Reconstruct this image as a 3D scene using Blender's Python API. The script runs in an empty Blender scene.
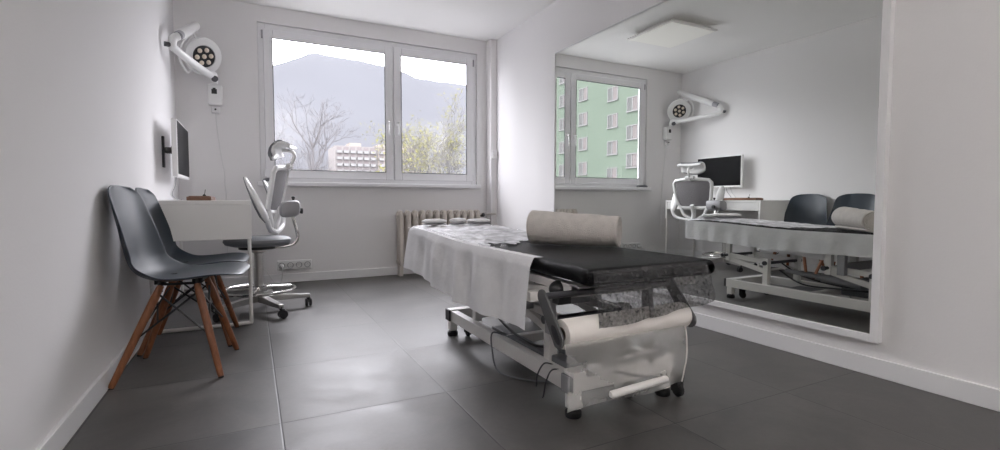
import bpy, bmesh, math, random
from mathutils import Vector, Matrix, noise
from math import sin, cos, pi, radians, sqrt, atan2
random.seed(7)
C = bpy.context.scene.collection

# ------------------------------------------------------------------ mesh builder
class MB:
    def __init__(s): s.v = []; s.f = []; s.sm = []
    def add(s, vs, fs, smooth=False):
        o = len(s.v); s.v += [Vector(p) for p in vs]
        for f in fs: s.f.append([i + o for i in f]); s.sm.append(smooth)
        return s
    def box(s, x0, x1, y0, y1, z0, z1):
        vs = [(x, y, z) for x in (x0, x1) for y in (y0, y1) for z in (z0, z1)]
        return s.add(vs, [(0, 1, 3, 2), (4, 6, 7, 5), (0, 4, 5, 1), (2, 3, 7, 6), (0, 2, 6, 4), (1, 5, 7, 3)])
    def obox(s, c, sx, sy, sz, M):
        vs = [Vector(c) + M @ Vector((x * sx / 2, y * sy / 2, z * sz / 2)) for x in (-1, 1) for y in (-1, 1) for z in (-1, 1)]
        return s.add(vs, [(0, 1, 3, 2), (4, 6, 7, 5), (0, 4, 5, 1), (2, 3, 7, 6), (0, 2, 6, 4), (1, 5, 7, 3)])
    def bar(s, a, b, w, t, up=(0, 0, 1)):
        a = Vector(a); b = Vector(b); d = (b - a); L = d.length; d.normalize()
        u = Vector(up); r = d.cross(u)
        if r.length < 1e-4: r = d.cross(Vector((1, 0, 0)))
        r.normalize(); u = r.cross(d)
        M = Matrix((r, d, u)).transposed()
        return s.obox((a + b) / 2, w, L, t, M)
    def tube(s, pts, r, n=10, cap=True, closed=False):
        P = [Vector(p) for p in pts]; m = len(P)
        R = r if isinstance(r, (list, tuple)) else [r] * m
        ref = None; vs = []; fs = []
        for i in range(m):
            if closed: t = P[(i + 1) % m] - P[i - 1]
            else: t = P[min(i + 1, m - 1)] - P[max(i - 1, 0)]
            t.normalize()
            if ref is None:
                ref = t.orthogonal().normalized()
            ref = (ref - t * ref.dot(t)); ref.normalize()
            b = t.cross(ref)
            for k in range(n):
                a = 2 * pi * k / n
                vs.append(P[i] + (ref * cos(a) + b * sin(a)) * R[i])
        for i in range(m if closed else m - 1):
            j = (i + 1) % m
            for k in range(n):
                l = (k + 1) % n
                fs.append((i * n + k, i * n + l, j * n + l, j * n + k))
        if cap and not closed:
            fs.append(list(range(n))[::-1]); fs.append([(m - 1) * n + k for k in range(n)])
        return s.add(vs, fs, True)
    def lathe(s, prof, c=(0, 0, 0), axis=(0, 0, 1), n=24, cap=True):
        ax = Vector(axis).normalized(); e1 = ax.orthogonal().normalized(); e2 = ax.cross(e1); c = Vector(c)
        vs = []; fs = []; m = len(prof)
        for r, h in prof:
            for k in range(n):
                a = 2 * pi * k / n
                vs.append(c + ax * h + (e1 * cos(a) + e2 * sin(a)) * max(r, 1e-4))
        for i in range(m - 1):
            for k in range(n):
                l = (k + 1) % n
                fs.append((i * n + k, i * n + l, (i + 1) * n + l, (i + 1) * n + k))
        if cap:
            fs.append(list(range(n))[::-1]); fs.append([(m - 1) * n + k for k in range(n)])
        return s.add(vs, fs, True)
    def grid(s, nu, nv, fn, smooth=True, closeu=False):
        vs = [fn(i / (nu if closeu else nu - 1), j / (nv - 1)) for i in range(nu) for j in range(nv)]
        fs = []
        for i in range(nu if closeu else nu - 1):
            k = (i + 1) % nu
            for j in range(nv - 1):
                fs.append((i * nv + j, k * nv + j, k * nv + j + 1, i * nv + j + 1))
        return s.add(vs, fs, smooth)
    def loft(s, rings, cap=True, smooth=True):
        n = len(rings[0]); vs = [p for r in rings for p in r]; fs = []
        for i in range(len(rings) - 1):
            for k in range(n):
                l = (k + 1) % n
                fs.append((i * n + k, i * n + l, (i + 1) * n + l, (i + 1) * n + k))
        if cap:
            fs.append(list(range(n))[::-1]); fs.append([(len(rings) - 1) * n + k for k in range(n)])
        return s.add(vs, fs, smooth)
    def build(s, name, mat, parent=None, bevel=0, solid=0, sharp=35, local=False):
        me = bpy.data.meshes.new(name)
        inv = Matrix.Identity(4)
        if parent is not None and not local: inv = WM(parent).inverted()
        me.from_pydata([inv @ p for p in s.v], [], s.f)
        me.polygons.foreach_set('use_smooth', s.sm)
        bm = bmesh.new(); bm.from_mesh(me); bmesh.ops.recalc_face_normals(bm, faces=bm.faces); bm.to_mesh(me); bm.free()
        if bevel: 
            for p in me.polygons: p.use_smooth = True
        try: me.set_sharp_from_angle(angle=radians(sharp))
        except Exception: pass
        me.materials.append(mat)
        o = bpy.data.objects.new(name, me); C.objects.link(o)
        if parent is not None: o.parent = parent
        if bevel:
            m = o.modifiers.new('edge', 'BEVEL'); m.width = bevel; m.segments = 2; m.limit_method = 'ANGLE'; m.angle_limit = radians(40)
            m.harden_normals = True
        if solid:
            m = o.modifiers.new('thick', 'SOLIDIFY'); m.thickness = solid; m.offset = 0
        return o

def WM(o):
    M = Matrix.Translation(o.location) @ o.rotation_euler.to_matrix().to_4x4()
    return WM(o.parent) @ M if o.parent else M
def tag(o, label=None, cat=None, group=None, kind=None):
    if label: o['label'] = label
    if cat: o['category'] = cat
    if group: o['group'] = group
    if kind: o['kind'] = kind
    return o
def thing(name, label, cat, loc=(0, 0, 0), rz=0, group=None, kind=None):
    o = bpy.data.objects.new(name, None); C.objects.link(o); o.empty_display_size = .1
    o.location = loc; o.rotation_euler = (0, 0, rz)
    return tag(o, label, cat, group, kind)
def dup(root, loc, rz=None, label=None):
    r = root.copy(); C.objects.link(r); r.location = loc
    if rz is not None: r.rotation_euler = (0, 0, rz)
    if label: r['label'] = label
    for ch in list(root.children):
        c = ch.copy(); C.objects.link(c); c.parent = r
        for g in list(ch.children):
            d = g.copy(); C.objects.link(d); d.parent = c
    return r
def bez(p0, p1, p2, n=8):
    p0, p1, p2 = Vector(p0), Vector(p1), Vector(p2)
    return [p0 * (1 - t) ** 2 + p1 * 2 * t * (1 - t) + p2 * t * t for t in [i / n for i in range(n + 1)]]
def smooth_path(pts, n=6):
    P = [Vector(p) for p in pts]; out = []
    for i in range(len(P) - 1):
        a = P[max(i - 1, 0)]; b = P[i]; c = P[i + 1]; d = P[min(i + 2, len(P) - 1)]
        for k in range(n):
            t = k / n
            out.append(.5 * ((2 * b) + (c - a) * t + (2 * a - 5 * b + 4 * c - d) * t * t + (3 * b - 3 * c + d - a) * t ** 3))
    out.append(P[-1]); return out
def nz(*p): return noise.noise(Vector(p))

# ------------------------------------------------------------------ materials
def mat(name, col, rough=.5, metal=0, bump=None, bscale=200, spec=.5, var=0, vscale=6, coat=0, trans=0):
    m = bpy.data.materials.new(name); m.use_nodes = True
    nt = m.node_tree; b = nt.nodes['Principled BSDF']
    b.inputs['Base Color'].default_value = (*col, 1); b.inputs['Roughness'].default_value = rough
    b.inputs['Metallic'].default_value = metal; b.inputs['Specular IOR Level'].default_value = spec
    if coat: b.inputs['Coat Weight'].default_value = coat
    if bump or var:
        tc = nt.nodes.new('ShaderNodeTexCoord')
    if var:
        n = nt.nodes.new('ShaderNodeTexNoise'); n.inputs['Scale'].default_value = vscale; n.inputs['Detail'].default_value = 5
        nt.links.new(tc.outputs['Object'], n.inputs['Vector'])
        r = nt.nodes.new('ShaderNodeMapRange'); r.inputs[1].default_value = .3; r.inputs[2].default_value = .7
        r.inputs[3].default_value = 1 - var; r.inputs[4].default_value = 1 + var
        nt.links.new(n.outputs['Fac'], r.inputs[0])
        mx = nt.nodes.new('ShaderNodeVectorMath'); mx.operation = 'SCALE'; mx.inputs[0].default_value = col
        nt.links.new(r.outputs[0], mx.inputs['Scale']); nt.links.new(mx.outputs[0], b.inputs['Base Color'])
    if bump:
        n2 = nt.nodes.new('ShaderNodeTexNoise'); n2.inputs['Scale'].default_value = bscale; n2.inputs['Detail'].default_value = 4
        nt.links.new(tc.outputs['Object'], n2.inputs['Vector'])
        bp = nt.nodes.new('ShaderNodeBump'); bp.inputs['Strength'].default_value = bump; bp.inputs['Distance'].default_value = .01
        nt.links.new(n2.outputs['Fac'], bp.inputs['Height']); nt.links.new(bp.outputs[0], b.inputs['Normal'])
    return m
def sheer(name, col, opacity, rough=.6, translucency=.35, gloss=.15, bump=.4, bscale=60, var=.25, vscale=40, grough=.3):
    """thin see-through fabric or film: a share of the light passes straight on"""
    m = bpy.data.materials.new(name); m.use_nodes = True; nt = m.node_tree
    for n in list(nt.nodes): nt.nodes.remove(n)
    N = nt.nodes.new; L = nt.links.new
    out = N('ShaderNodeOutputMaterial'); d = N('ShaderNodeBsdfDiffuse'); t = N('ShaderNodeBsdfTranslucent'); g = N('ShaderNodeBsdfGlossy')
    tr = N('ShaderNodeBsdfTransparent'); m1 = N('ShaderNodeMixShader'); m2 = N('ShaderNodeMixShader'); m3 = N('ShaderNodeMixShader')
    tc = N('ShaderNodeTexCoord'); ns = N('ShaderNodeTexNoise'); ns.inputs['Scale'].default_value = vscale; ns.inputs['Detail'].default_value = 6
    L(tc.outputs['Object'], ns.inputs['Vector'])
    mr = N('ShaderNodeMapRange'); mr.inputs[1].default_value = .3; mr.inputs[2].default_value = .7
    mr.inputs[3].default_value = max(0, opacity - var); mr.inputs[4].default_value = min(1, opacity + var); L(ns.outputs['Fac'], mr.inputs[0])
    n2 = N('ShaderNodeTexNoise'); n2.inputs['Scale'].default_value = bscale; n2.inputs['Detail'].default_value = 5; L(tc.outputs['Object'], n2.inputs['Vector'])
    bp = N('ShaderNodeBump'); bp.inputs['Strength'].default_value = bump; bp.inputs['Distance'].default_value = .02; L(n2.outputs['Fac'], bp.inputs['Height'])
    for s in (d, t, g): L(bp.outputs[0], s.inputs['Normal'])
    d.inputs['Color'].default_value = (*col, 1); t.inputs['Color'].default_value = (*col, 1); g.inputs['Color'].default_value = (1, 1, 1, 1); g.inputs['Roughness'].default_value = grough
    m1.inputs[0].default_value = translucency; L(d.outputs[0], m1.inputs[1]); L(t.outputs[0], m1.inputs[2])
    L(mr.outputs[0], m2.inputs[0]); L(tr.outputs[0], m2.inputs[1]); L(m1.outputs[0], m2.inputs[2])
    fr = N('ShaderNodeFresnel'); fr.inputs['IOR'].default_value = 1.45
    mu = N('ShaderNodeMath'); mu.operation = 'MULTIPLY'; mu.inputs[1].default_value = gloss * 4; mu.use_clamp = True; L(fr.outputs[0], mu.inputs[0])
    L(mu.outputs[0], m3.inputs[0]); L(m2.outputs[0], m3.inputs[1]); L(g.outputs[0], m3.inputs[2]); L(m3.outputs[0], out.inputs['Surface'])
    return m

M = {}
M['wall'] = mat('wall_paint', (.80, .79, .795), .85, bump=.06, bscale=90, spec=.2)
M['ceiling'] = mat('ceiling_paint', (.90, .895, .885), .9, spec=.15, bump=.03, bscale=70)
M['trim'] = mat('trim_white', (.80, .80, .81), .45)
M['pvc'] = mat('window_plastic', (.82, .82, .84), .35)
M['seal'] = mat('window_seal', (.03, .03, .035), .7)
M['white_metal'] = mat('white_powder_coat', (.78, .765, .75), .35)
M['white_lacquer'] = mat('white_lacquer', (.87, .86, .85), .4)
M['white_plastic'] = mat('white_plastic', (.80, .80, .80), .35)
M['grey_plastic'] = mat('grey_plastic', (.16, .165, .18), .5)
M['mid_grey'] = mat('mid_grey_plastic', (.33, .33, .35), .5)
M['bracket_grey'] = mat('bracket_grey', (.10, .10, .105), .45)
M['black'] = mat('black_plastic', (.018, .018, .02), .45)
M['rubber'] = mat('black_rubber', (.015, .015, .016), .8)
M['chrome'] = mat('chrome', (.72, .71, .70), .16, 1)
M['brushed'] = mat('brushed_metal', (.55, .54, .53), .32, 1)
M['dark_metal'] = mat('dark_metal', (.10, .10, .11), .4, .8)
M['shell'] = mat('chair_shell_blue_grey', (.027, .039, .054), .42, bump=.03, bscale=400, spec=.5)
M['leather'] = mat('black_leatherette', (.008, .008, .009), .55, bump=.12, bscale=140, spec=.08)
M['screen'] = mat('screen_black', (.006, .006, .007), .4, spec=.04)
M['radiator'] = mat('radiator_cream', (.60, .55, .50), .45)
M['copper'] = mat('pipe_painted', (.55, .52, .5), .4)
M['towel'] = mat('towel_terry', (.72, .68, .65), .95, bump=.9, bscale=260, spec=.1, var=.06, vscale=30)
M['pad_white'] = mat('white_terry', (.92, .92, .93), .9, bump=.5, bscale=200, spec=.1)
M['mesh_grey'] = mat('chair_mesh_grey', (.20, .19, .20), .8, bump=.4, bscale=600)
M['seat_grey'] = mat('seat_vinyl_grey', (.17, .18, .20), .5)
M['paper'] = mat('paper_white', (.80, .765, .735), .8, spec=.2)
M['cord_white'] = mat('cord_white', (.7, .7, .7), .5)
M['led_glass'] = mat('led_lens', (.75, .66, .55), .2)
M['diffuser'] = mat('panel_diffuser', (.85, .85, .82), .6)
M['wood_tray'] = mat('dark_walnut', (.16, .075, .04), .5, var=.25, vscale=30)
M['label_pic'] = mat('icon_black', (.02, .02, .02), .5)

# beech legs with grain along the length
def wood(name, a, b, scale):
    m = bpy.data.materials.new(name); m.use_nodes = True; nt = m.node_tree; p = nt.nodes['Principled BSDF']
    tc = nt.nodes.new('ShaderNodeTexCoord'); mp = nt.nodes.new('ShaderNodeMapping'); mp.inputs['Scale'].default_value = scale
    n = nt.nodes.new('ShaderNodeTexNoise'); n.inputs['Scale'].default_value = 4; n.inputs['Detail'].default_value = 8; n.inputs['Distortion'].default_value = .6
    cr = nt.nodes.new('ShaderNodeValToRGB'); cr.color_ramp.elements[0].color = (*a, 1); cr.color_ramp.elements[1].color = (*b, 1)
    cr.color_ramp.elements[0].position = .3; cr.color_ramp.elements[1].position = .7
    nt.links.new(tc.outputs['Object'], mp.inputs['Vector']); nt.links.new(mp.outputs[0], n.inputs['Vector'])
    nt.links.new(n.outputs['Fac'], cr.inputs[0]); nt.links.new(cr.outputs[0], p.inputs['Base Color']); p.inputs['Roughness'].default_value = .45
    return m
M['beech'] = wood('beech_legs', (.165, .055, .022), (.28, .105, .042), (20, 20, 2))

# floor tiles: grid in metres
TX0, TXS, TY0, TYS = .071, .5975, 1.17, .609
def floor_mat():
    m = bpy.data.materials.new('stone_tile'); m.use_nodes = True; nt = m.node_tree; p = nt.nodes['Principled BSDF']
    N = nt.nodes.new; L = nt.links.new
    tc = N('ShaderNodeTexCoord'); sp = N('ShaderNodeSeparateXYZ'); L(tc.outputs['Object'], sp.inputs[0])
    def math_(op, a, b=None):
        n = N('ShaderNodeMath'); n.operation = op
        for i, x in enumerate((a, b)):
            if x is None: continue
            if isinstance(x, (int, float)): n.inputs[i].default_value = x
            else: L(x, n.inputs[i])
        return n.outputs[0]
    cells = []; dist = None
    for ax, o, s in (('X', TX0, TXS), ('Y', TY0, TYS)):
        q = math_('DIVIDE', math_('SUBTRACT', sp.outputs[ax], o), s)
        fl = math_('FLOOR', q); fr = math_('SUBTRACT', q, fl); cells.append(fl)
        e = math_('MULTIPLY', math_('MINIMUM', fr, math_('SUBTRACT', 1.0, fr)), s)
        dist = e if dist is None else math_('MINIMUM', dist, e)
    cb = N('ShaderNodeCombineXYZ'); L(cells[0], cb.inputs[0]); L(cells[1], cb.inputs[1])
    wn = N('ShaderNodeTexWhiteNoise'); wn.noise_dimensions = '3D'; L(cb.outputs[0], wn.inputs['Vector'])
    off = N('ShaderNodeVectorMath'); off.operation = 'MULTIPLY_ADD'; L(wn.outputs['Color'], off.inputs[0]); off.inputs[1].default_value = (9, 9, 9); L(tc.outputs['Object'], off.inputs[2])
    n1 = N('ShaderNodeTexNoise'); n1.inputs['Scale'].default_value = 3.2; n1.inputs['Detail'].default_value = 7; n1.inputs['Roughness'].default_value = .62; n1.inputs['Distortion'].default_value = .7; L(off.outputs[0], n1.inputs['Vector'])
    n2 = N('ShaderNodeTexNoise'); n2.inputs['Scale'].default_value = 60; n2.inputs['Detail'].default_value = 4; L(off.outputs[0], n2.inputs['Vector'])
    cr = N('ShaderNodeValToRGB'); cr.color_ramp.elements[0].position = .32; cr.color_ramp.elements[1].position = .72
    cr.color_ramp.elements[0].color = (.038, .036, .035, 1); cr.color_ramp.elements[1].color = (.118, .111, .106, 1); L(n1.outputs['Fac'], cr.inputs[0])
    tone = math_('ADD', math_('MULTIPLY', wn.outputs['Value'], .16), .92)
    tone2 = math_('MULTIPLY', tone, math_('ADD', math_('MULTIPLY', n2.outputs['Fac'], .3), .85))
    sc = N('ShaderNodeVectorMath'); sc.operation = 'SCALE'; L(cr.outputs[0], sc.inputs[0]); L(tone2, sc.inputs['Scale'])
    g = math_('LESS_THAN', dist, .0022)
    mx = N('ShaderNodeMix'); mx.data_type = 'RGBA'; L(g, mx.inputs[0]); L(sc.outputs[0], mx.inputs[6]); mx.inputs[7].default_value = (.018, .017, .017, 1)
    L(mx.outputs[2], p.inputs['Base Color'])
    rr = N('ShaderNodeMapRange'); rr.inputs[1].default_value = .3; rr.inputs[2].default_value = .7; rr.inputs[3].default_value = .40; rr.inputs[4].default_value = .54
    L(n1.outputs['Fac'], rr.inputs[0]); L(rr.outputs[0], p.inputs['Roughness'])
    p.inputs['Specular IOR Level'].default_value = .95
    mr = N('ShaderNodeMapRange'); mr.inputs[1].default_value = .0; mr.inputs[2].default_value = .004; L(dist, mr.inputs[0])
    hs = math_('ADD', mr.outputs[0], math_('MULTIPLY', n2.outputs['Fac'], .12))
    bp = N('ShaderNodeBump'); bp.inputs['Strength'].default_value = .35; bp.inputs['Distance'].default_value = .002; L(hs, bp.inputs['Height']); L(bp.outputs[0], p.inputs['Normal'])
    return m
M['floor'] = floor_mat()

def glass_mat():
    m = bpy.data.materials.new('window_glass'); m.use_nodes = True; nt = m.node_tree
    for n in list(nt.nodes): nt.nodes.remove(n)
    N = nt.nodes.new
    out = N('ShaderNodeOutputMaterial'); tr = N('ShaderNodeBsdfTransparent'); tr.inputs[0].default_value = (.97, .97, .97, 1); g = N('ShaderNodeBsdfGlossy'); g.inputs['Roughness'].default_value = .0
    fr = N('ShaderNodeFresnel'); fr.inputs['IOR'].default_value = 1.5; mx = N('ShaderNodeMixShader')
    ge = N('ShaderNodeNewGeometry'); iv = N('ShaderNodeMath'); iv.operation = 'SUBTRACT'; iv.inputs[0].default_value = 1; nt.links.new(ge.outputs['Backfacing'], iv.inputs[1])
    mu = N('ShaderNodeMath'); mu.operation = 'MULTIPLY'; nt.links.new(fr.outputs[0], mu.inputs[0]); nt.links.new(iv.outputs[0], mu.inputs[1]); nt.links.new(mu.outputs[0], mx.inputs[0]); nt.links.new(tr.outputs[0], mx.inputs[1]); nt.links.new(g.outputs[0], mx.inputs[2]); nt.links.new(mx.outputs[0], out.inputs['Surface'])
    return m
M['glass'] = glass_mat()
M['mirror'] = mat('mirror_silver', (.80, .82, .79), .0, 1)

# ------------------------------------------------------------------ the room
FILL_POWER = 100  # strength of the added fill lamp
XL, XR, YB, YF, ZC = -.545, 2.385, 4.87, -1.55, 2.48
def struct(name, mb, m, bevel=0, parent=None):
    o = mb.build(name, m, parent, bevel=bevel)
    if parent is None: o['kind'] = 'structure'
    return o
struct('floor', MB().box(XL - .25, XR + .25, YF - .2, YB + .13, -.12, 0), M['floor'])
struct('ceiling', MB().box(XL - .25, XR + .25, YF - .2, YB + .13, ZC, ZC + .15), M['ceiling'])
struct('wall_left', MB().box(XL - .25, XL, YF - .2, YB + .13, 0, ZC), M['wall'])
struct('wall_right', MB().box(XR, XR + .25, YF - .2, YB + .13, 0, ZC), M['wall'])
struct('wall_front', MB().box(XL, XR, YF - .2, YF, 0, ZC), M['wall'])
WX0, WX1, WZ0, WZ1 = .075, 2.2, .925, 2.335
struct('wall_back', MB().box(XL, WX0, YB, YB + .13, 0, ZC).box(WX1, XR, YB, YB + .13, 0, ZC).box(WX0, WX1, YB, YB + .13, 0, WZ0).box(WX0, WX1, YB, YB + .13, WZ1, ZC), M['wall'])
struct('wall_pillar', MB().box(2.315, XR, 4.755, YB, 0, ZC), M['wall'])
def base_board(name, mb): return struct(name, mb, M['trim'], bevel=.003)
base_board('baseboard_left', MB().box(XL, XL + .014, YF, YB, 0, .08))
base_board('baseboard_right', MB().box(XR - .014, XR, YF, 4.75, 0, .08))
base_board('baseboard_back', MB().box(XL + .014, 2.31, YB - .014, YB, 0, .08))

# window: outer frame, two sashes, panes, handles, hinge caps, sill
win = bpy.data.objects.new('window_1', None); C.objects.link(win); win.location = (1.14, 4.9, WZ0); win['kind'] = 'structure'
def rect_frame(mb, x0, x1, z0, z1, y0, y1, w):
    mb.box(x0, x0 + w, y0, y1, z0, z1); mb.box(x1 - w, x1, y0, y1, z0, z1)
    mb.box(x0 + w, x1 - w, y0, y1, z0, z0 + w); mb.box(x0 + w, x1 - w, y0, y1, z1 - w, z1); return mb
fy0, fy1 = 4.895, 4.965
f = MB(); rect_frame(f, WX0, WX1, WZ0, WZ1, fy0, fy1, .055); f.box(1.255, 1.315, fy0, fy1, WZ0 + .055, WZ1 - .055)
f.build('window_frame', M['pvc'], win, bevel=.005)
for x0, x1, hx in ((.118, 1.279, 1.235), (1.291, 2.157, 1.335)):
    s = MB(); rect_frame(s, x0, x1, WZ0 + .035, WZ1 - .05, fy0 - .018, fy0 - .004, .078)
    rect_frame(s, x0 + .002, x1 - .002, WZ0 + .037, WZ1 - .052, fy0 - .004, fy0 + .04, .045)
    so = s.build('sash', M['pvc'], win, bevel=.006)
    MB().box(x0 + .078, x1 - .078, fy0 - .012, fy0 - .006, WZ0 + .113, WZ1 - .128).build('pane', M['glass'], so)
    g = MB(); rect_frame(g, x0 + .074, x1 - .074, WZ0 + .109, WZ1 - .124, fy0 - .0185, fy0 - .010, .006)
    g.build('seal', M['seal'], so)
    h = MB(); h.box(hx - .014, hx + .014, fy0 - .028, fy0 - .018, 1.50, 1.57)
    h.tube(smooth_path([(hx, fy0 - .025, 1.535), (hx, fy0 - .055, 1.535), (hx, fy0 - .062, 1.515), (hx, fy0 - .062, 1.43), (hx, fy0 - .058, 1.415)]), .009, 8)
    h.build('handle', M['white_plastic'], so)
    hxx = x0 - .006 if x0 < 1 else x1 + .006
    for z in (WZ0 + .08, WZ1 - .10):
        MB().box(hxx - .008, hxx + .008, fy0 - .022, fy0 - .002, z - .035, z + .035).build('hinge', M['mid_grey'] if z > 1.5 else M['pvc'], so, bevel=.003)
struct('trim_1', MB().box(.045, 2.215, 4.79, 4.905, .885, .924), M['pvc'], bevel=.006)

# ------------------------------------------------------------------ mirror on the right wall
mx = thing('wall_mirror', 'very large framed rectangular mirror mounted on the right wall beside the couch', 'mirror', (XR, 2.34, .15))
my0, my1, mz0, mz1 = 1.085, 3.585, .15, 2.03
fr = MB()
w = .032
fr.box(2.352, XR, my0, my0 + w, mz0, mz1).box(2.352, XR, my1 - w * .35, my1, mz0, mz1).box(2.352, XR, my0 + w, my1 - w * .35, mz0, mz0 + w).box(2.352, XR, my0 + w, my1 - w * .35, mz1 - w * .35, mz1)
fr.build('frame', M['trim'], mx, bevel=.002)
MB().box(2.362, 2.372, my0 + w, my1 - w * .35, mz0 + w, mz1 - w * .35).build('mirror_glass', M['mirror'], mx)

# ------------------------------------------------------------------ wall fittings
sw = thing('light_switch', 'small square white switch box on the corner pillar right of the window', 'switch', (2.352, 4.755, 1.25))
MB().box(2.318, 2.38, 4.725, 4.755, 1.205, 1.295).build('box', M['white_plastic'], sw, bevel=.006)
MB().box(2.33, 2.368, 4.718, 4.726, 1.222, 1.278).build('rocker', M['white_plastic'], sw, bevel=.004)

so = thing('socket_strip', 'white four-gang socket strip low on the window wall, right of the stool', 'socket', (.335, YB, .16))
MB().box(.19, .485, YB - .035, YB, .118, .205).build('housing', M['white_plastic'], so, bevel=.006)
for i in range(4):
    cx = .228 + i * .073
    b = MB().lathe([(.027, 0), (.027, -.006), (.022, -.006), (.021, .010), (.0, .010)], (cx, YB - .038, .162), (0, 1, 0), 20, cap=False)
    s_ = b.build('socket', M['mid_grey'], so)
    MB().lathe([(.0, 0), (.0035, 0), (.0035, -.008), (0, -.008)], (cx, YB - .036, .172), (0, 1, 0), 8).build('earth_pin', M['brushed'], s_)
pl = thing('power_plug', 'white plug with cord in the leftmost gang of the socket strip', 'plug', (.228, 4.81, .162))
MB().lathe([(.008, -.03), (.014, -.02), (.019, .0), (.019, .02)], (.228, 4.80, .160), (0, 1, 0), 14).build('plug_body', M['white_plastic'], pl)
MB().tube(smooth_path([(.228, 4.77, .158), (.228, 4.74, .12), (.225, 4.77, .05), (.205, 4.80, .006), (.12, 4.80, .006)]), .0035, 6).build('cord', M['cord_white'], pl)
c2 = MB().tube(smooth_path([(-.05, 4.83, .16), (.03, 4.82, .17), (.10, 4.82, .12), (.14, 4.82, .05), (.17, 4.81, .005)]), .003, 6).build('cable_loop', M['cord_white'])
tag(c2, 'thin white cord looping along the window wall left of the socket strip', 'cord')

# ceiling light panel (seen in the mirror)
cl = thing('ceiling_light', 'square flat white light panel on the ceiling, seen in the mirror', 'ceiling light', (.915, 3.67, ZC))
MB().box(.68, 1.15, 3.44, 3.90, ZC - .045, ZC).build('base', M['white_metal'], cl, bevel=.004)
MB().box(.61, 1.22, 3.365, 3.98, ZC - .062, ZC - .045).build('frame', M['white_metal'], cl, bevel=.003)
pm = bpy.data.materials.new('panel_lit'); pm.use_nodes = True
pb = pm.node_tree.nodes['Principled BSDF']; pb.inputs['Base Color'].default_value = (.85, .84, .80, 1); pb.inputs['Roughness'].default_value = .6; pb.inputs['Emission Color'].default_value = (1, .98, .94, 1); pb.inputs['Emission Strength'].default_value = .15
MB().box(.63, 1.20, 3.385, 3.96, ZC - .067, ZC - .0621).build('diffuser', pm, cl)

# added fill light behind the camera, shaped as a standing uplighter
fl = thing('added_fill_lamp', 'added fill lamp shaped as a standing uplighter, unseen behind the viewpoint', 'lamp', (.45, -1.1, 0))
MB().lathe([(.0, 0), (.14, 0), (.14, .012), (.10, .02), (.016, .028), (.016, .04)], (.45, -1.1, 0), n=28).build('base', M['white_metal'], fl)
MB().tube([(.45, -1.1, .03), (.45, -1.1, 1.70)], .012, 12).build('pole', M['white_metal'], fl)
MB().lathe([(.015, 1.68), (.06, 1.70), (.12, 1.75), (.16, 1.82), (.165, 1.83), (.155, 1.822), (.115, 1.758), (.055, 1.71), (.0, 1.705)], (.45, -1.1, 0), n=32, cap=False).build('lamp_shade', M['white_metal'], fl)
bl = bpy.data.lights.new('fill_bulb', 'POINT'); bl.energy = FILL_POWER; bl.color = (1, .96, .92); bl.shadow_soft_size = .04
bo = bpy.data.objects.new('fill_bulb', bl); C.objects.link(bo); bo.location = (.45, -1.1, 1.79)

# ------------------------------------------------------------------ radiator
rd = thing('radiator', 'cream cast-iron radiator under the window behind the couch', 'radiator', (1.75, 4.77, .0))
def section():
    b = MB(); y0, y1 = 4.71, 4.83
    for yy in (4.735, 4.80):
        ring = []
        for z, rx, ry in ((.10, .012, .012), (.115, .024, .022), (.16, .027, .026), (.60, .027, .026), (.64, .024, .022), (.655, .010, .010)):
            ring.append([Vector((1.31 + cos(a) * rx, yy + sin(a) * ry, z)) for a in [2 * pi * k / 14 for k in range(14)]])
        b.loft(ring)
    for z in (.145, .61):
        b.tube([(1.31, 4.72, z), (1.31, 4.815, z)], .025, 12)
        b.tube([(1.275, 4.768, z), (1.345, 4.768, z)], .02, 12)
    return b.build('section', M['radiator'], rd)
s0 = section()
for i in range(1, 12):
    c = s0.copy(); C.objects.link(c); c.parent = rd; c.location = (.076 * i, 0, 0)
for x in (1.31, 2.146):
    MB().box(x - .02, x + .02, 4.73, 4.81, 0, .11).build('foot', M['radiator'], rd, bevel=.006)
for z in (.61, .145): MB().tube([(2.17, 4.74, z), (2.36, 4.74, z)], .011, 10).build('pipe', M['copper'], rd)
MB().lathe([(.012, 0), (.022, .004), (.022, .04), (.014, .05)], (2.20, 4.768, .60), (.25, -1, 0), 14).build('valve', M['black'], rd)
MB().lathe([(.016, 0), (.016, .03)], (2.235, 4.768, .61), (1, 0, 0), 10).build('union_nut', M['brushed'], rd)

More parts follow.
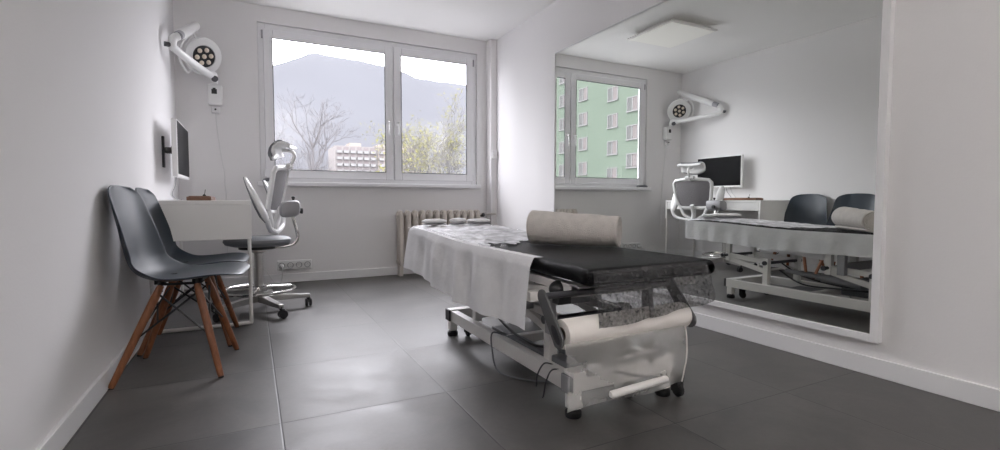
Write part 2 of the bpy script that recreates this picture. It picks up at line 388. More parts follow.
# ------------------------------------------------------------------ chairs
def chair(loc, rz, label):
    t = thing('shell_chair', label, 'chair', loc, rz, 'grey shell chairs along the left wall')
    # profile: (forward, height, half width, side lift, side wrap)
    prof = [(.243, .424, .095, .000, 0), (.240, .430, .150, .001, 0), (.228, .435, .190, .003, 0), (.200, .437, .215, .007, 0), (.14, .432, .226, .014, 0), (.05, .418, .232, .020, 0), (-.04, .410, .234, .030, 0),
            (-.115, .420, .233, .052, .012), (-.165, .452, .230, .050, .035), (-.192, .505, .226, .03, .055), (-.208, .58, .216, .01, .055), (-.222, .66, .203, 0, .048),
            (-.235, .735, .192, -.003, .038), (-.243, .785, .178, -.006, .030), (-.247, .812, .150, -.010, .024), (-.249, .824, .105, -.010, .02)]
    P = smooth_path([(a, b, c) for a, b, c, d, e in prof], 4); Q = smooth_path([(d, e, 0) for a, b, c, d, e in prof], 4)
    nV = len(P)
    def fn(u, v):
        k = min(int(round(v * (nV - 1))), nV - 1); p, q = P[k], Q[k]; s = 2 * u - 1
        e = abs(s) ** 2.6
        return Vector((p.x + q.y * e, s * p.z, p.y + q.x * e))
    b = MB().grid(25, nV, fn); o = b.build('seat_shell', M['shell'], t, solid=.007, local=True, sharp=80)
    o.modifiers.new('s', 'SUBSURF').levels = 1
    legs = []
    for sx, sy in ((1, 1), (1, -1), (-1, 1), (-1, -1)):
        top = Vector((.065 if sx > 0 else -.075, sy * .095, .385)); bot = Vector((.165 if sx > 0 else -.225, sy * .205, .004))
        legs.append((top, bot)); d = bot - top
        lg = MB().tube([top - d * .02, top + d * .12, top + d * .5, top + d * .97, bot], [.013, .0165, .0155, .0125, .011], 12).build('leg', M['beech'], t, local=True)
        MB().tube([bot, bot + Vector((0, 0, -.004))], .011, 10).build('foot_cap', M['rubber'], lg, local=True)
    br = MB()
    def on(i, k): return legs[i][0] + (legs[i][1] - legs[i][0]) * k
    for i, j in ((0, 1), (2, 3), (0, 2), (1, 3)):
        br.tube([on(i, .06), on(j, .55)], .0042, 6); br.tube([on(i, .55), on(j, .06)], .0042, 6)
    for i in range(4):
        top = legs[i][0]; br.tube([top + Vector((0, 0, -.02)), top + Vector((0, 0, .022))], .010, 8)
    for i, j in ((0, 1), (2, 3), (0, 2), (1, 3)): br.tube([legs[i][0] + Vector((0, 0, .012)), legs[j][0] + Vector((0, 0, .012))], .006, 6)
    br.build('wire_brace', M['black'], t, local=True)
    for i in range(4):
        top = legs[i][0]
        MB().tube([top + Vector((0, 0, .014)), top + Vector((0, 0, .034))], .02, 10).build('shock_mount', M['rubber'], t, local=True)
    return t
ch = chair((-.275, 2.595, 0), radians(-7), 'grey-blue shell chair with wooden legs, the one closer to the camera')
dup(ch, (-.272, 3.075, 0), radians(-3), 'grey-blue shell chair with wooden legs, tucked between the other chair and the desk')

# ------------------------------------------------------------------ desk
DX0, DX1, DY0, DY1 = -.525, -.007, 3.292, 4.60
dk = thing('desk', 'white desk with thin steel loop legs against the left wall', 'desk', (-.27, 3.9, 0))
MB().box(DX0, DX1, DY0, DY1, .733, .757).build('desktop', M['white_lacquer'], dk, bevel=.002)
for y in (DY0, DY1 - .022):
    MB().box(DX0, DX1, y, y + .022, .525, .7325).build('side_panel', M['white_lacquer'], dk, bevel=.002)
MB().box(DX0, DX0 + .016, DY0 + .022, DY1 - .022, .525, .7325).build('back_panel', M['white_lacquer'], dk)
for y0, y1 in ((DY0 + .026, 3.92), (3.926, DY1 - .026)):
    d_ = MB().box(DX1 - .022, DX1 - .003, y0, y1, .645, .7305).build('drawer', M['white_lacquer'], dk, bevel=.002)
    MB().box(DX0 + .03, DX1 - .022, y0 + .02, y1 - .02, .65, .715).build('drawer_box', M['white_lacquer'], d_)
for y in (DY0 + .012, DY1 - .012):
    MB().tube(smooth_path([(DX1 - .013, y, .525), (DX1 - .013, y, .06), (DX1 - .017, y, .026), (DX1 - .05, y, .013), (DX0 + .08, y, .013), (DX0 + .03, y, .016), (DX0 + .013, y, .05), (DX0 + .013, y, .525)], 5), .0105, 10).build('leg', M['white_metal'], dk)

ty = thing('wooden_tray', 'long low dark wooden box on the white desktop under the monitor', 'tray', (-.29, 3.70, .757))
MB().box(-.355, -.225, 3.50, 3.92, .757, .781).build('tray_body', M['wood_tray'], ty, bevel=.003)
MB().box(-.345, -.235, 3.51, 3.91, .781, .785).build('tray_top', M['wood_tray'], ty, bevel=.001)
stk = MB().tube([(-.27, 3.62, .786), (-.262, 3.60, .826)], .0018, 6).lathe([(.010, .0), (.010, .006), (.004, .012)], (-.27, 3.62, .785), n=12).build('stick_holder', M['black'])
tag(stk, 'thin dark stick standing upright on the wooden box', 'stick')

# ------------------------------------------------------------------ monitor
mn = thing('monitor', 'flat black-screened computer monitor in a white bezel on the left wall', 'monitor', (-.45, 4.16, .90), 0)
MB().box(-.462, -.430, 3.835, 4.485, .915, 1.297).build('housing', M['white_plastic'], mn, bevel=.006)
MB().box(-.4301, -.4285, 3.848, 4.472, .935, 1.286).build('screen', M['screen'], mn)
br = MB().box(-.475, -.462, 4.11, 4.21, 1.04, 1.16).build('vesa_plate', M['black'], mn, bevel=.003)
bk = MB().box(XL, XL + .014, 4.05, 4.09, .985, 1.20).box(XL + .018, -.475, 4.05, 4.12, 1.085, 1.125).box(-.49, -.475, 4.05, 4.21, 1.075, 1.135)
bk.build('wall_bracket', M['black'], mn, bevel=.003)
for dy, n in ((0, 'cable'), (.06, 'cable')):
    MB().tube(smooth_path([(-.470, 4.02 + dy, .93), (-.475, 4.0 + dy, .86), (-.49, 3.96 + dy, .80), (-.46, 3.93 + dy, .765), (-.43, 3.9 + dy, .761)]), .003, 6).build(n, M['mid_grey'] if dy else M['cord_white'], mn)

# ------------------------------------------------------------------ surgical lamp on the wall
lp = thing('examination_lamp', 'white swing-arm examination lamp with round LED head in the corner above the monitor', 'lamp', (-.258, YB, 1.6))
bx = MB().box(-.313, -.203, 4.795, YB - .002, 1.565, 1.735).build('power_box', M['white_plastic'], lp, bevel=.012)
MB().box(-.283, -.243, 4.7935, 4.796, 1.655, 1.695).box(-.274, -.252, 4.7935, 4.796, 1.695, 1.705).build('icon', M['label_pic'], bx)
MB().box(-.29, -.226, 4.815, YB - .002, 1.50, 1.55).build('cable_plug', M['white_plastic'], lp, bevel=.008)
MB().lathe([(.0, 0), (.008, 0), (.008, .01), (0, .01)], (-.258, 4.812, 1.528), (0, -1, 0), 10).build('plug_button', M['black'], lp)
low = smooth_path([(-.258, 4.765, 1.735), (-.26, 4.755, 1.80), (-.285, 4.70, 1.79), (-.34, 4.55, 1.80), (-.405, 4.36, 1.815), (-.455, 4.23, 1.835), (-.478, 4.185, 1.85), (-.47, 4.18, 1.905), (-.44, 4.195, 1.93)], 6)
MB().tube(low, .027, 14).build('lower_arm', M['white_plastic'], lp)
MB().lathe([(.020, 0), (.024, .004), (.024, .03), (.020, .034)], (-.255, 4.738, 1.765), (0.2, -1, 0), 14).build('joint_knob', M['dark_metal'], lp)
MB().lathe([(.014, -.01), (.017, .0), (.017, .028), (.0, .030)], (-.497, 4.165, 1.855), (-1, -.25, 0), 14).build('elbow_knob', M['dark_metal'], lp)
up = Vector((-.375, 4.755, 2.19)); a0 = Vector((-.445, 4.195, 1.93)); dd = (up - a0).normalized()
MB().tube([a0, a0 + dd * .07], .031, 14).build('sleeve', M['mid_grey'], lp)
MB().tube([a0 + dd * .065, a0 + dd * .1, up - dd * .03, up], [.030, .036, .034, .028], 14).build('upper_arm', M['white_plastic'], lp)
MB().lathe([(.010, .012), (.026, .008), (.026, -.025), (.012, -.03), (.012, -.06)], up + Vector((0, 0, .005)), n=14).build('end_joint', M['white_plastic'], lp)
# head: disc facing the camera and a little down
hc = Vector((-.328, 4.705, 1.935)); hn = Vector((.50, -.80, -.33)).normalized()
yk = MB().tube(smooth_path([up + Vector((0, 0, -.055)), hc + Vector((-.06, .06, .20)), hc + Vector((-.125, .045, .10)), hc + Vector((-.13, .02, .0))]), .010, 8)
yk.build('yoke', M['white_plastic'], lp)
e1 = hn.cross(Vector((0, 0, 1))).normalized()
MB().box(-.475, -.445, 4.68, 4.715, 1.915, 1.945).build('yoke_pivot', M['black'], lp, bevel=.003)
hd = MB().lathe([(.02, -.055), (.09, -.05), (.128, -.03), (.150, -.005), (.142, .012), (.090, .020), (.086, .010), (.0, .010)], hc, hn, 36, cap=False).build('lamp_head', M['white_plastic'], lp)
MB().lathe([(.0, .0105), (.0855, .0105), (.0855, .016), (0, .016)], hc, hn, 32).build('led_plate', M['black'], hd)
e2 = hn.cross(e1)
for k in range(7):
    a = k * pi / 3 + .3; off = (e1 * cos(a) + e2 * sin(a)) * (.055 if k < 6 else 0)
    MB().lathe([(.0195, .014), (.018, .019), (.010, .024), (0, .025)], hc + off, hn, 14, cap=False).build('led_lens', M['led_glass'], hd)
hr = []
for k in range(13):
    a = -1.0 + 2.0 * k / 12; hr.append(hc + hn * .002 + (-e1 * cos(a) * .172 if False else e1 * cos(a) * .182) + e2 * sin(a) * .182)
hr = [hc + e1 * .125 * cos(1.0) + e2 * (-.125) * sin(1.0)] + hr + [hc + e1 * .125 * cos(1.0) + e2 * .125 * sin(1.0)]
MB().tube(smooth_path(hr, 2), .009, 8).build('grip', M['white_plastic'], hd)
MB().tube(smooth_path([(-.258, 4.845, 1.50), (-.255, 4.86, 1.40), (-.235, 4.862, 1.20), (-.21, 4.862, 1.0), (-.205, 4.862, .86), (-.20, 4.862, .76), (-.20, 4.862, .3)]), .0035, 6).build('cable', M['cord_white'], lp)

# ------------------------------------------------------------------ stool with ergonomic back
CX, CY = .030, 3.68
st = thing('surgeon_stool', 'wheeled grey and white surgeon stool with mesh back beside the desk', 'stool', (CX, CY, 0))
def V(x, y, z): return Vector((CX + x, CY + y, z))
MB().lathe([(.0, .452), (.165, .452), (.198, .462), (.210, .480), (.207, .496), (.185, .508), (.0, .512)], (CX, CY, 0), n=36, cap=False).build('seat', M['seat_grey'], st)
MB().lathe([(.12, .43), (.12, .452)], (CX, CY, 0), n=20).build('seat_plate', M['black'], st)
MB().lathe([(.042, .07), (.042, .12), (.030, .125), (.030, .30), (.027, .30), (.027, .40), (.05, .41), (.05, .43)], (CX, CY, 0), n=20).build('column', M['brushed'], st)
for k in range(5):
    a = radians(-72 + 72 * k + 4); d = Vector((cos(a), sin(a), 0)); p = Vector((-sin(a), cos(a), 0)); R = .325
    arm = MB()
    rings = []
    for q, wd, z0, z1 in ((.03, .024, .070, .120), (.12, .022, .068, .110), (.26, .019, .066, .096), (R, .017, .066, .092)):
        c = Vector((CX, CY, 0)) + d * q
        rings.append([c + p * wd + Vector((0, 0, z0)), c + p * wd + Vector((0, 0, z1)), c - p * wd + Vector((0, 0, z1)), c - p * wd + Vector((0, 0, z0))])
    arm.loft(rings, smooth=False); ao = arm.build('base_arm', M['brushed'], st, bevel=.004)
    c = Vector((CX, CY, 0)) + d * (R - .008)
    cs = MB().tube([c + Vector((0, 0, .075)), c + Vector((0, 0, .055))], .009, 8)
    cc = c + p * .012
    for s_ in (-1, 1): cs.lathe([(.024, -.008), (.027, -.005), (.027, .005), (.024, .008)], cc + d * (.013 * s_) + Vector((0, 0, .0275)), d, 16)
    cs.box(cc.x - .012, cc.x + .012, cc.y - .012, cc.y + .012, .028, .06)
    cs.build('caster', M['black'], ao)
RING = [(CX + .225 * cos(2 * pi * k / 48), CY + .225 * sin(2 * pi * k / 48), .150) for k in range(48)]
MB().tube(RING, .010, 8, closed=True).build('foot_ring', M['chrome'], st)
sp = MB()
for k in range(3):
    a = radians(20 + 120 * k); sp.tube([V(.04 * cos(a), .04 * sin(a), .165), V(.218 * cos(a), .218 * sin(a), .151)], .008, 8)
sp.lathe([(.048, .14), (.048, .18)], (CX, CY, 0), n=16); sp.build('ring_spoke', M['chrome'], st)
# back assembly, turned a little towards the room: q = towards the rear, s = across
BCX, BCY, BT = .14, .33, radians(-14)
def Q(q, s, z): return V(BCX + q * cos(BT) - s * sin(BT), BCY + q * sin(BT) + s * cos(BT), z)
def lean(z): return (z - .82) * .25 + .025 * sin((z - .5) * 5)
def BP(s, z): return Q(lean(z) - .03 * (s / .23) ** 2 * -1 * -1, s, z)
frm = []
for s, z in ((-.185, .70), (-.21, .80), (-.225, .90), (-.225, .955), (-.20, .985), (-.12, .995), (0, 1.0), (.12, .995), (.20, .985), (.225, .955), (.225, .90), (.21, .80), (.185, .70), (.155, .675), (0, .67), (-.155, .675)):
    frm.append(BP(s, z))
MB().tube(frm, .019, 10, closed=True).build('back_frame', M['white_plastic'], st)
def bm_(u, v):
    z = .672 + .325 * v; hw = .155 + .07 * min(1, v * 2.2) - .02 * max(0, v - .9) * 10
    return BP((2 * u - 1) * hw, z)
MB().grid(14, 12, bm_).build('back_mesh', M['mesh_grey'], st, solid=.006)
spn = MB()
spn.tube(smooth_path([V(-.01, .08, .44), V(.06, .22, .455), Q(-.02, 0, .50), Q(lean(.6) + .02, 0, .60), Q(lean(.70) + .035, 0, .70)]), .024, 10)
for s in (-1, 1):
    spn.tube(smooth_path([Q(lean(.53) + .02, s * .02, .53), Q(lean(.60) + .02, s * .12, .59), BP(s * .165, .69)]), .018, 8)
spn.build('back_support', M['white_plastic'], st)
for s in (-1, 1):
    wg = []; wp = []
    for z, hy, q, hq in ((.60, .012, -.015, .012), (.64, .03, -.03, .026), (.70, .042, -.055, .027), (.78, .046, -.09, .022), (.86, .042, -.125, .015), (.90, .030, -.143, .010), (.918, .012, -.150, .008)):
        c = Q(q, s * .265, z); ey = Q(0, 1, 0) - Q(0, 0, 0); ex = Q(1, 0, 0) - Q(0, 0, 0)
        wg.append([c + ex * sin(a) * hq + ey * cos(a) * hy for a in [2 * pi * k / 16 for k in range(16)]])
        wp.append([c + ex * (sin(a) * hq * .5 - hq * .8) + ey * cos(a) * hy * .95 for a in [2 * pi * k / 16 for k in range(16)]])
    wo = MB().loft(wg).build('side_bolster', M['white_plastic'], st)
    MB().loft(wp).build('bolster_pad', M['grey_plastic'], wo)
    MB().tube(smooth_path([Q(-.015, s * .265, .62), Q(-.01, s * .22, .56), Q(-.01, s * .10, .53), Q(-.01, 0, .52)]), .018, 8).build('bolster_arm', M['white_plastic'], wo)
hz = 1.115; hq = lean(1.0) - .01
hp = MB().tube(smooth_path([Q(lean(.985) + .02, 0, .985), Q(lean(1.02) + .04, 0, 1.03), Q(hq + .075, 0, 1.09), Q(hq + .055, 0, 1.125), Q(hq - .01, 0, 1.13)]), .013, 8)
hp.lathe([(.018, -.05), (.018, .05)], Q(lean(1.02) + .025, 0, 1.015), Q(0, 1, 0) - Q(0, 0, 0), 12)
hp.build('headrest_post', M['white_plastic'], st)
arc = smooth_path([(-.070, -.052, 0), (-.082, -.015, 0), (-.070, .025, 0), (-.035, .050, 0), (.010, .052, 0), (.055, .030, 0)], 3)
def hr_(u, v):
    s = 2 * u - 1; c = arc[min(len(arc) - 1, int(round(v * (len(arc) - 1))))]; k = 1 - .22 * s * s
    return Q(hq + c.x * k - .025 * s * s * -1, s * .14, hz + c.y * k + .018 * s * s)
ho = MB().grid(15, len(arc), hr_).build('headrest', M['white_plastic'], st, solid=.018)
def hr2(u, v):
    p = hr_(.05 + .9 * u, v * .72); n_ = (p - Q(hq + .01, (2 * u - 1) * .126, hz - .01)); n_.normalize(); return p + n_ * .016
MB().grid(15, len(arc), hr2).build('headrest_pad', M['grey_plastic'], ho, solid=.012)
# swing armrest on the near side
arm_o = MB().tube(smooth_path([V(.06, -.05, .44), V(.17, -.05, .445), V(.225, -.05, .465), V(.245, -.05, .52), V(.215, -.05, .66)]), .012, 10).build('armrest_post', M['chrome'], st)
pd = []
def se(a, p): return math.copysign(abs(a) ** p, a)
for y, k in ((-.135, .5), (-.125, .88), (-.10, 1), (.02, 1), (.05, .88), (.06, .5)):
    pd.append([V(.20 + se(cos(a), .6) * .064 * k, y, .700 + se(sin(a), .6) * .056 * k + .01 * cos(a)) for a in [2 * pi * q / 24 for q in range(24)]])
MB().loft(pd).build('armrest_pad', M['mid_grey'], arm_o)
MB().lathe([(.008, 0), (.008, .010), (.012, .012), (.012, .024), (.006, .028)], V(.225, -.03, .758), n=12).build('armrest_knob', M['black'], arm_o)
MB().lathe([(.012, 0), (.020, .006), (.020, .018), (.010, .022)], V(.262, -.06, .685), (1, 0, 0), 12).build('armrest_knob', M['black'], arm_o)

# ------------------------------------------------------------------ things on the sill
sc_ = thing('spectacle_case', 'small dark and white oblong item on the windowsill behind the stool', 'case', (.17, 4.84, .924))
rg = []
for x, k in ((.085, .2), (.095, .75), (.13, 1), (.20, 1), (.245, .8), (.262, .3)):
    rg.append([Vector((x, 4.84 + cos(a) * .03 * k, .924 + max(0.0005, .018 * k + sin(a) * .018 * k))) for a in [2 * pi * q / 14 for q in range(14)]])
MB().loft(rg).build('case_body', M['grey_plastic'], sc_)
MB().box(.16, .25, 4.822, 4.858, .9555, .963).build('case_lid', M['white_plastic'], sc_, bevel=.003)

# ------------------------------------------------------------------ treatment couch
BC = Vector((1.145, 2.055, 0)); BYAW = 0.0
def B(s, t, z=0):       # s across (+ towards the mirror), t along (+ towards the window)
    return Vector((BC.x + s * cos(BYAW) + t * sin(BYAW), BC.y + t * cos(BYAW) - s * sin(BYAW), z))
HW, HL = .275, .915
def ztop(t):
    k = max(0, min(1, (t + .1) / .9)); k = k * k * (3 - 2 * k)
    z = .557 + .032 * k
    e = max(0, (-HL + .10) - t) / .10
    return z - .004 * e
ct = thing('treatment_couch', 'black padded treatment couch on a white steel lifting base beside the mirror', 'couch', (1.18, 2.0, 0))
# pad
def pad_ring(t, shrink=0, th=.05):
    zt = ztop(t) - shrink; zb = ztop(t) - th + shrink; hw = HW - shrink; r = .02
    pts = []
    for (cs, cz, a0) in ((hw - r, zt - r, 0), (-hw + r, zt - r, 90), (-hw + r, zb + r, 180), (hw - r, zb + r, 270)):
        for k in range(6):
            a = radians(a0 + 18 * k); pts.append(B(cs + r * cos(a), t, cz + r * sin(a)))
    return pts
rings = [pad_ring(-HL + .000, .018), pad_ring(-HL + .004, .008), pad_ring(-HL + .014, .001)] + [pad_ring(-HL + .03 + (2 * HL - .06) * k / 24) for k in range(25)] + [pad_ring(HL - .014, .001), pad_ring(HL - .004, .008), pad_ring(HL, .018)]
MB().loft(rings).build('pad', M['leather'], ct)
# top frame
tf = MB()
zf0, zf1 = .462, .492
for s in (-.235, .235):
    p0 = B(s, -.84); p1 = B(s, .84)
    tf.bar((p0.x, p0.y, (zf0 + zf1) / 2), (p1.x, p1.y, (zf0 + zf1) / 2 + .03), .04, .03)
for t, dz in ((-.82, 0), (-.36, .008), (.05, .015), (.78, .029)):
    p0 = B(-.255, t); p1 = B(.255, t); tf.bar((p0.x, p0.y, (zf0 + zf1) / 2 + dz), (p1.x, p1.y, (zf0 + zf1) / 2 + dz), .04, .03)
tf.build('top_frame', M['white_metal'], ct, bevel=.003)
# base frame
bs = MB()
for x in (.99, 1.415): bs.box(x - .02, x + .02, 1.40, 2.56, .085, .145)
bs.box(.968, 1.437, 1.345, 1.405, .095, .165).box(.968, 1.437, 2.50, 2.56, .085, .15).box(1.01, 1.395, 1.95, 1.99, .09, .13)
bs.build('base_frame', M['white_metal'], ct, bevel=.004)
for x in (.99, 1.415):
    for y, zt in ((1.375, .095), (2.53, .085)):
        lo = MB().box(x - .021, x + .021, y - .021, y + .021, .03, zt).build('leg', M['white_metal'], ct, bevel=.003)
        MB().lathe([(.027, 0), (.029, .004), (.029, .02), (.018, .026), (.018, .03)], (x, y, 0), n=18).build('foot', M['rubber'], lo)
for x, y0, s in ((.969, 1.372, -1), (1.437, 1.372, 1)):
    MB().box(min(x, x + .012 * s), max(x, x + .012 * s), y0 - .02, y0 + .03, .09, .15).build('end_cap', M['mid_grey'], ct, bevel=.002)
for x in (.99, 1.415):
    MB().box(x - .023, x + .023, 2.56, 2.575, .088, .148).build('end_cap', M['black'], ct, bevel=.002)
def castor(x, y):
    b = MB().lathe([(.022, -.010), (.0265, -.006), (.0265, .006), (.022, .010)], (x, y, .0265), (1, 0, 0), 18)
    b.box(x - .016, x - .012, y - .012, y + .02, .02, .075).box(x + .012, x + .016, y - .012, y + .02, .02, .075).box(x - .016, x + .016, y - .015, y + .03, .072, .088)
    b.build('castor', M['rubber'], ct)
for x, y in ((1.455, 1.335), (1.06, 2.475), (1.35, 2.475), (1.30, 1.44)): castor(x, y)
for y in (1.375, 2.53): MB().box(.958, .968, y - .031, y + .031, .088, .150).build('end_cap', M['grey_plastic'] if y < 2 else M['black'], ct, bevel=.002)
# pivot posts and parallel lifting arms
for x in (1.02, 1.385):
    for y0, zt in ((2.24, .335), (1.55, .33)): MB().box(x - .019, x + .019, y0, y0 + .04, .14, zt).build('pivot_post', M['white_metal'], ct, bevel=.003)
for x in (1.055, 1.35):
    MB().box(x - .016, x + .016, 2.585, 2.625, .28, .485).build('hanger', M['white_metal'], ct, bevel=.003)
    MB().box(x - .019, x + .019, 1.83, 1.87, .27, .47).build('hanger', M['white_metal'], ct, bevel=.003)
    for dz in (0, -.085):
        MB().bar((x, 2.26, .30 + dz * .9), (x, 2.61, .325 + dz * .3), .022, .034).build('lift_arm', M['white_metal'], ct, bevel=.003)
        MB().bar((x, 1.57, .30 + dz * .9), (x, 1.85, .315 + dz * .3), .022, .034).build('lift_arm', M['white_metal'], ct, bevel=.003)
for y, z in ((2.26, .30), (1.57, .30), (2.61, .325), (1.85, .315)):
    b = MB().tube([(.995, y, z), (1.41, y, z)], .011, 10)
    for x in (.992, 1.413): b.lathe([(.016, -.006), (.016, .006)], (x, y, z), (1, 0, 0), 12)
    b.build('pivot_rod', M['dark_metal'], ct)
# actuator
ac = MB().tube([(1.19, 1.62, .20), (1.19, 1.98, .22)], .032, 16).tube([(1.19, 1.98, .22), (1.19, 2.24, .235)], .016, 12).build('actuator', M['mid_grey'], ct)
MB().box(1.14, 1.24, 1.60, 1.72, .15, .26).build('motor', M['grey_plastic'], ac, bevel=.008)
cb_ = MB().box(1.013, 1.07, 1.43, 1.56, .10, .165).box(1.013, 1.07, 1.60, 1.92, .10, .15).build('control_box', M['grey_plastic'], ct, bevel=.006)
MB().lathe([(.012, 0), (.012, .006)], (1.013, 1.47, .13), (-1, 0, 0), 12).build('control_dial', M['brushed'], cb_)
MB().box(1.06, 1.34, 1.46, 1.58, .135, .20).box(1.09, 1.31, 1.44, 1.46, .145, .185).build('power_unit', M['grey_plastic'], ct, bevel=.006)
MB().box(1.075, 1.335, 1.99, 2.20, .10, .118).build('cable_tray', M['bracket_grey'], ct, bevel=.003)
for x in (.945, 1.405):
    MB().box(x - .012, x + .012, 1.435, 1.475, .28, .475).build('side_post', M['mid_grey'], ct, bevel=.003)
MB().bar((.945, 1.455, .30), (1.405, 1.455, .30), .03, .03).build('post_tie', M['mid_grey'], ct, bevel=.003)
MB().tube([(.91, 1.30, .455), (1.36, 1.30, .455)], .012, 10).build('release_rod', M['dark_metal'], ct)
MB().tube(smooth_path([(1.05, 1.56, .19), (1.04, 1.75, .15), (1.06, 2.0, .16), (1.08, 2.2, .20), (1.07, 2.35, .27)]), .006, 8).build('hydraulic_hose', M['black'], ct)
MB().tube(smooth_path([(1.30, 1.56, .19), (1.33, 1.80, .18), (1.30, 2.05, .17), (1.25, 2.25, .24)]), .006, 8).build('hydraulic_hose', M['black'], ct)
# near-end sub frame with roll holder
sfm = MB()
sfm.bar(B(-.24, -.45, .435), B(-.24, -.30, .34), .035, .05).bar(B(-.235, -.30, .47), B(-.235, -.30, .28), .04, .045, (0, 1, 0))
sfm.bar(B(.235, -.30, .47), B(.235, -.30, .28), .04, .045, (0, 1, 0)).bar(B(-.25, -.30, .33), B(.25, -.30, .33), .035, .05)
sfm.build('sub_frame', M['mid_grey'], ct, bevel=.003)
cb2 = MB(); cb2.bar(B(-.30, -.60, .425), B(.28, -.60, .425), .05, .036); cb2.bar(B(-.235, -.72, .45), B(-.235, -.42, .425), .035, .04)
cb2.build('cross_bar', M['white_metal'], ct, bevel=.003)
MB().bar(B(-.245, -.735, .467), B(-.245, -.735, .420), .05, .04, (0, 1, 0)).build('end_cap', M['black'], ct, bevel=.003)
MB().lathe([(.014, -.018), (.026, -.010), (.028, .004), (.022, .014), (.010, .02)], B(-.262, -.735, .470), (-.6, -.5, .5), 18).build('clamp_knob', M['black'], ct)
ROLL_A, ROLL_B = Vector((.762, 1.118, .384)), Vector((1.252, 1.138, .384))
def lever(x):
    # flat slotted arm from the cross bar down to the end of the roll
    A = Vector((x, 1.20, .478)); Z = Vector((x, 1.115, .372)); d = (Z - A)
    q = d.normalized(); sd = Vector((1, 0, 0)); up_ = q.cross(sd).normalized()
    rng = []
    for k in range(28):
        a = 2 * pi * k / 28
        e = Z if cos(a) > 0 else A; r = .026 if cos(a) > 0 else .021
        rng.append(e + q * r * cos(a) + up_ * r * sin(a))
    return MB().loft([[p - sd * .004 for p in rng], [p + sd * .004 for p in rng]], smooth=False), q, up_
L1, q_, u_ = lever(.750); lv = L1.build('roll_bracket', M['bracket_grey'], ct, bevel=.002)
lever(1.262)[0].build('roll_bracket', M['bracket_grey'], ct, bevel=.002)
sl = []
for k in range(20):
    a = 2 * pi * k / 20; sl.append(Vector((.746, 1.122, .384)) + q_ * .030 * cos(a) + u_ * .013 * sin(a))
MB().loft([[p + Vector((.0005, 0, 0)) for p in sl], [p + Vector((-.0015, 0, 0)) for p in sl]], smooth=False).build('bracket_slot', M['black'], lv)
MB().tube([(.75, 1.20, .478), (1.262, 1.20, .478)], .010, 10).build('bracket_rod', M['dark_metal'], ct)
# actuating rod and foot bar
ar = MB().tube([(1.03, 1.32, .187), (1.32, 1.335, .20)], .011, 10).box(1.02, 1.05, 1.33, 1.36, .15, .19).box(1.31, 1.34, 1.345, 1.37, .15, .22).build('actuating_rod', M['brushed'], ct)
MB().lathe([(.008, -.02), (.017, -.014), (.017, .012), (.010, .018)], (1.03, 1.315, .187), (-1, -.3, 0), 14).build('rod_knob', M['white_plastic'], ar)
MB().box(1.32, 1.38, 1.33, 1.36, .17, .235).build('latch', M['mid_grey'], ar, bevel=.004)
fb = MB().tube([(.885, 1.052, .213), (.89, 1.052, .213), (1.105, 1.062, .218), (1.11, 1.062, .218)], [.008, .0115, .0115, .008], 12).build('foot_bar', M['white_metal'], ct)
MB().tube(smooth_path([(1.09, 1.066, .216), (1.13, 1.15, .19), (1.15, 1.345, .14)]), .006, 8).build('bar_strut', M['mid_grey'], fb)
# hand control cord and mains cord of the couch
MB().tube(smooth_path([(1.02, 1.93, .14), (.955, 1.95, .16), (.945, 1.93, .08), (.95, 1.88, .006), (.99, 1.76, .006), (1.10, 1.66, .006), (1.16, 1.60, .02), (1.17, 1.60, .14)]), .004, 6).build('cord', M['grey_plastic'], ct)
MB().tube(smooth_path([(1.015, 1.45, .13), (.96, 1.46, .145), (.945, 1.48, .10), (.945, 1.50, .035), (.955, 1.53, .02)]), .003, 6).tube(smooth_path([(1.015, 1.50, .13), (.965, 1.52, .15), (.95, 1.55, .10), (.95, 1.56, .05)]), .003, 6).build('cord', M['dark_metal'], ct)

# paper roll in the bracket
pr = thing('paper_roll', 'thick white paper roll lying in the bracket under the end of the couch', 'paper roll', (1.0, 1.128, .34))
r0 = ROLL_A; r1 = ROLL_B; ax = (r1 - r0)
MB().lathe([(.0205, .0), (.041, .0), (.042, .004), (.042, ax.length - .004), (.041, ax.length), (.0205, ax.length), (.0205, .0)], r0, ax, 36, cap=False).build('paper', M['paper'], pr, sharp=50)
MB().lathe([(.018, -.001), (.0205, -.001), (.0205, ax.length + .001), (.018, ax.length + .001), (.018, -.001)], r0, ax, 24, cap=False).build('core', mat('cardboard', (.10, .08, .06), .9), pr)

# ------------------------------------------------------------------ sheets and films on the couch
M['sheet'] = sheer('nonwoven_white', (.93, .93, .95), .97, translucency=.12, gloss=.01, bump=.15, bscale=30, var=.03, vscale=12)
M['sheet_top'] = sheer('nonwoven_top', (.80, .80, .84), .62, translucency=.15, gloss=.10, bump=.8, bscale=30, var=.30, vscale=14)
M['film'] = sheer('thin_film_over_black', (.5, .5, .54), .02, translucency=.2, gloss=.022, bump=1.0, bscale=22, var=.02, vscale=20, grough=.22)
M['veil'] = sheer('dark_veil', (.10, .10, .105), .62, translucency=.3, gloss=.03, bump=.5, bscale=90, var=.22, vscale=90)
M['plastic'] = sheer('clear_plastic', (.82, .81, .79), .32, translucency=.3, gloss=.05, bump=.35, bscale=14, var=.07, vscale=5, grough=.2)

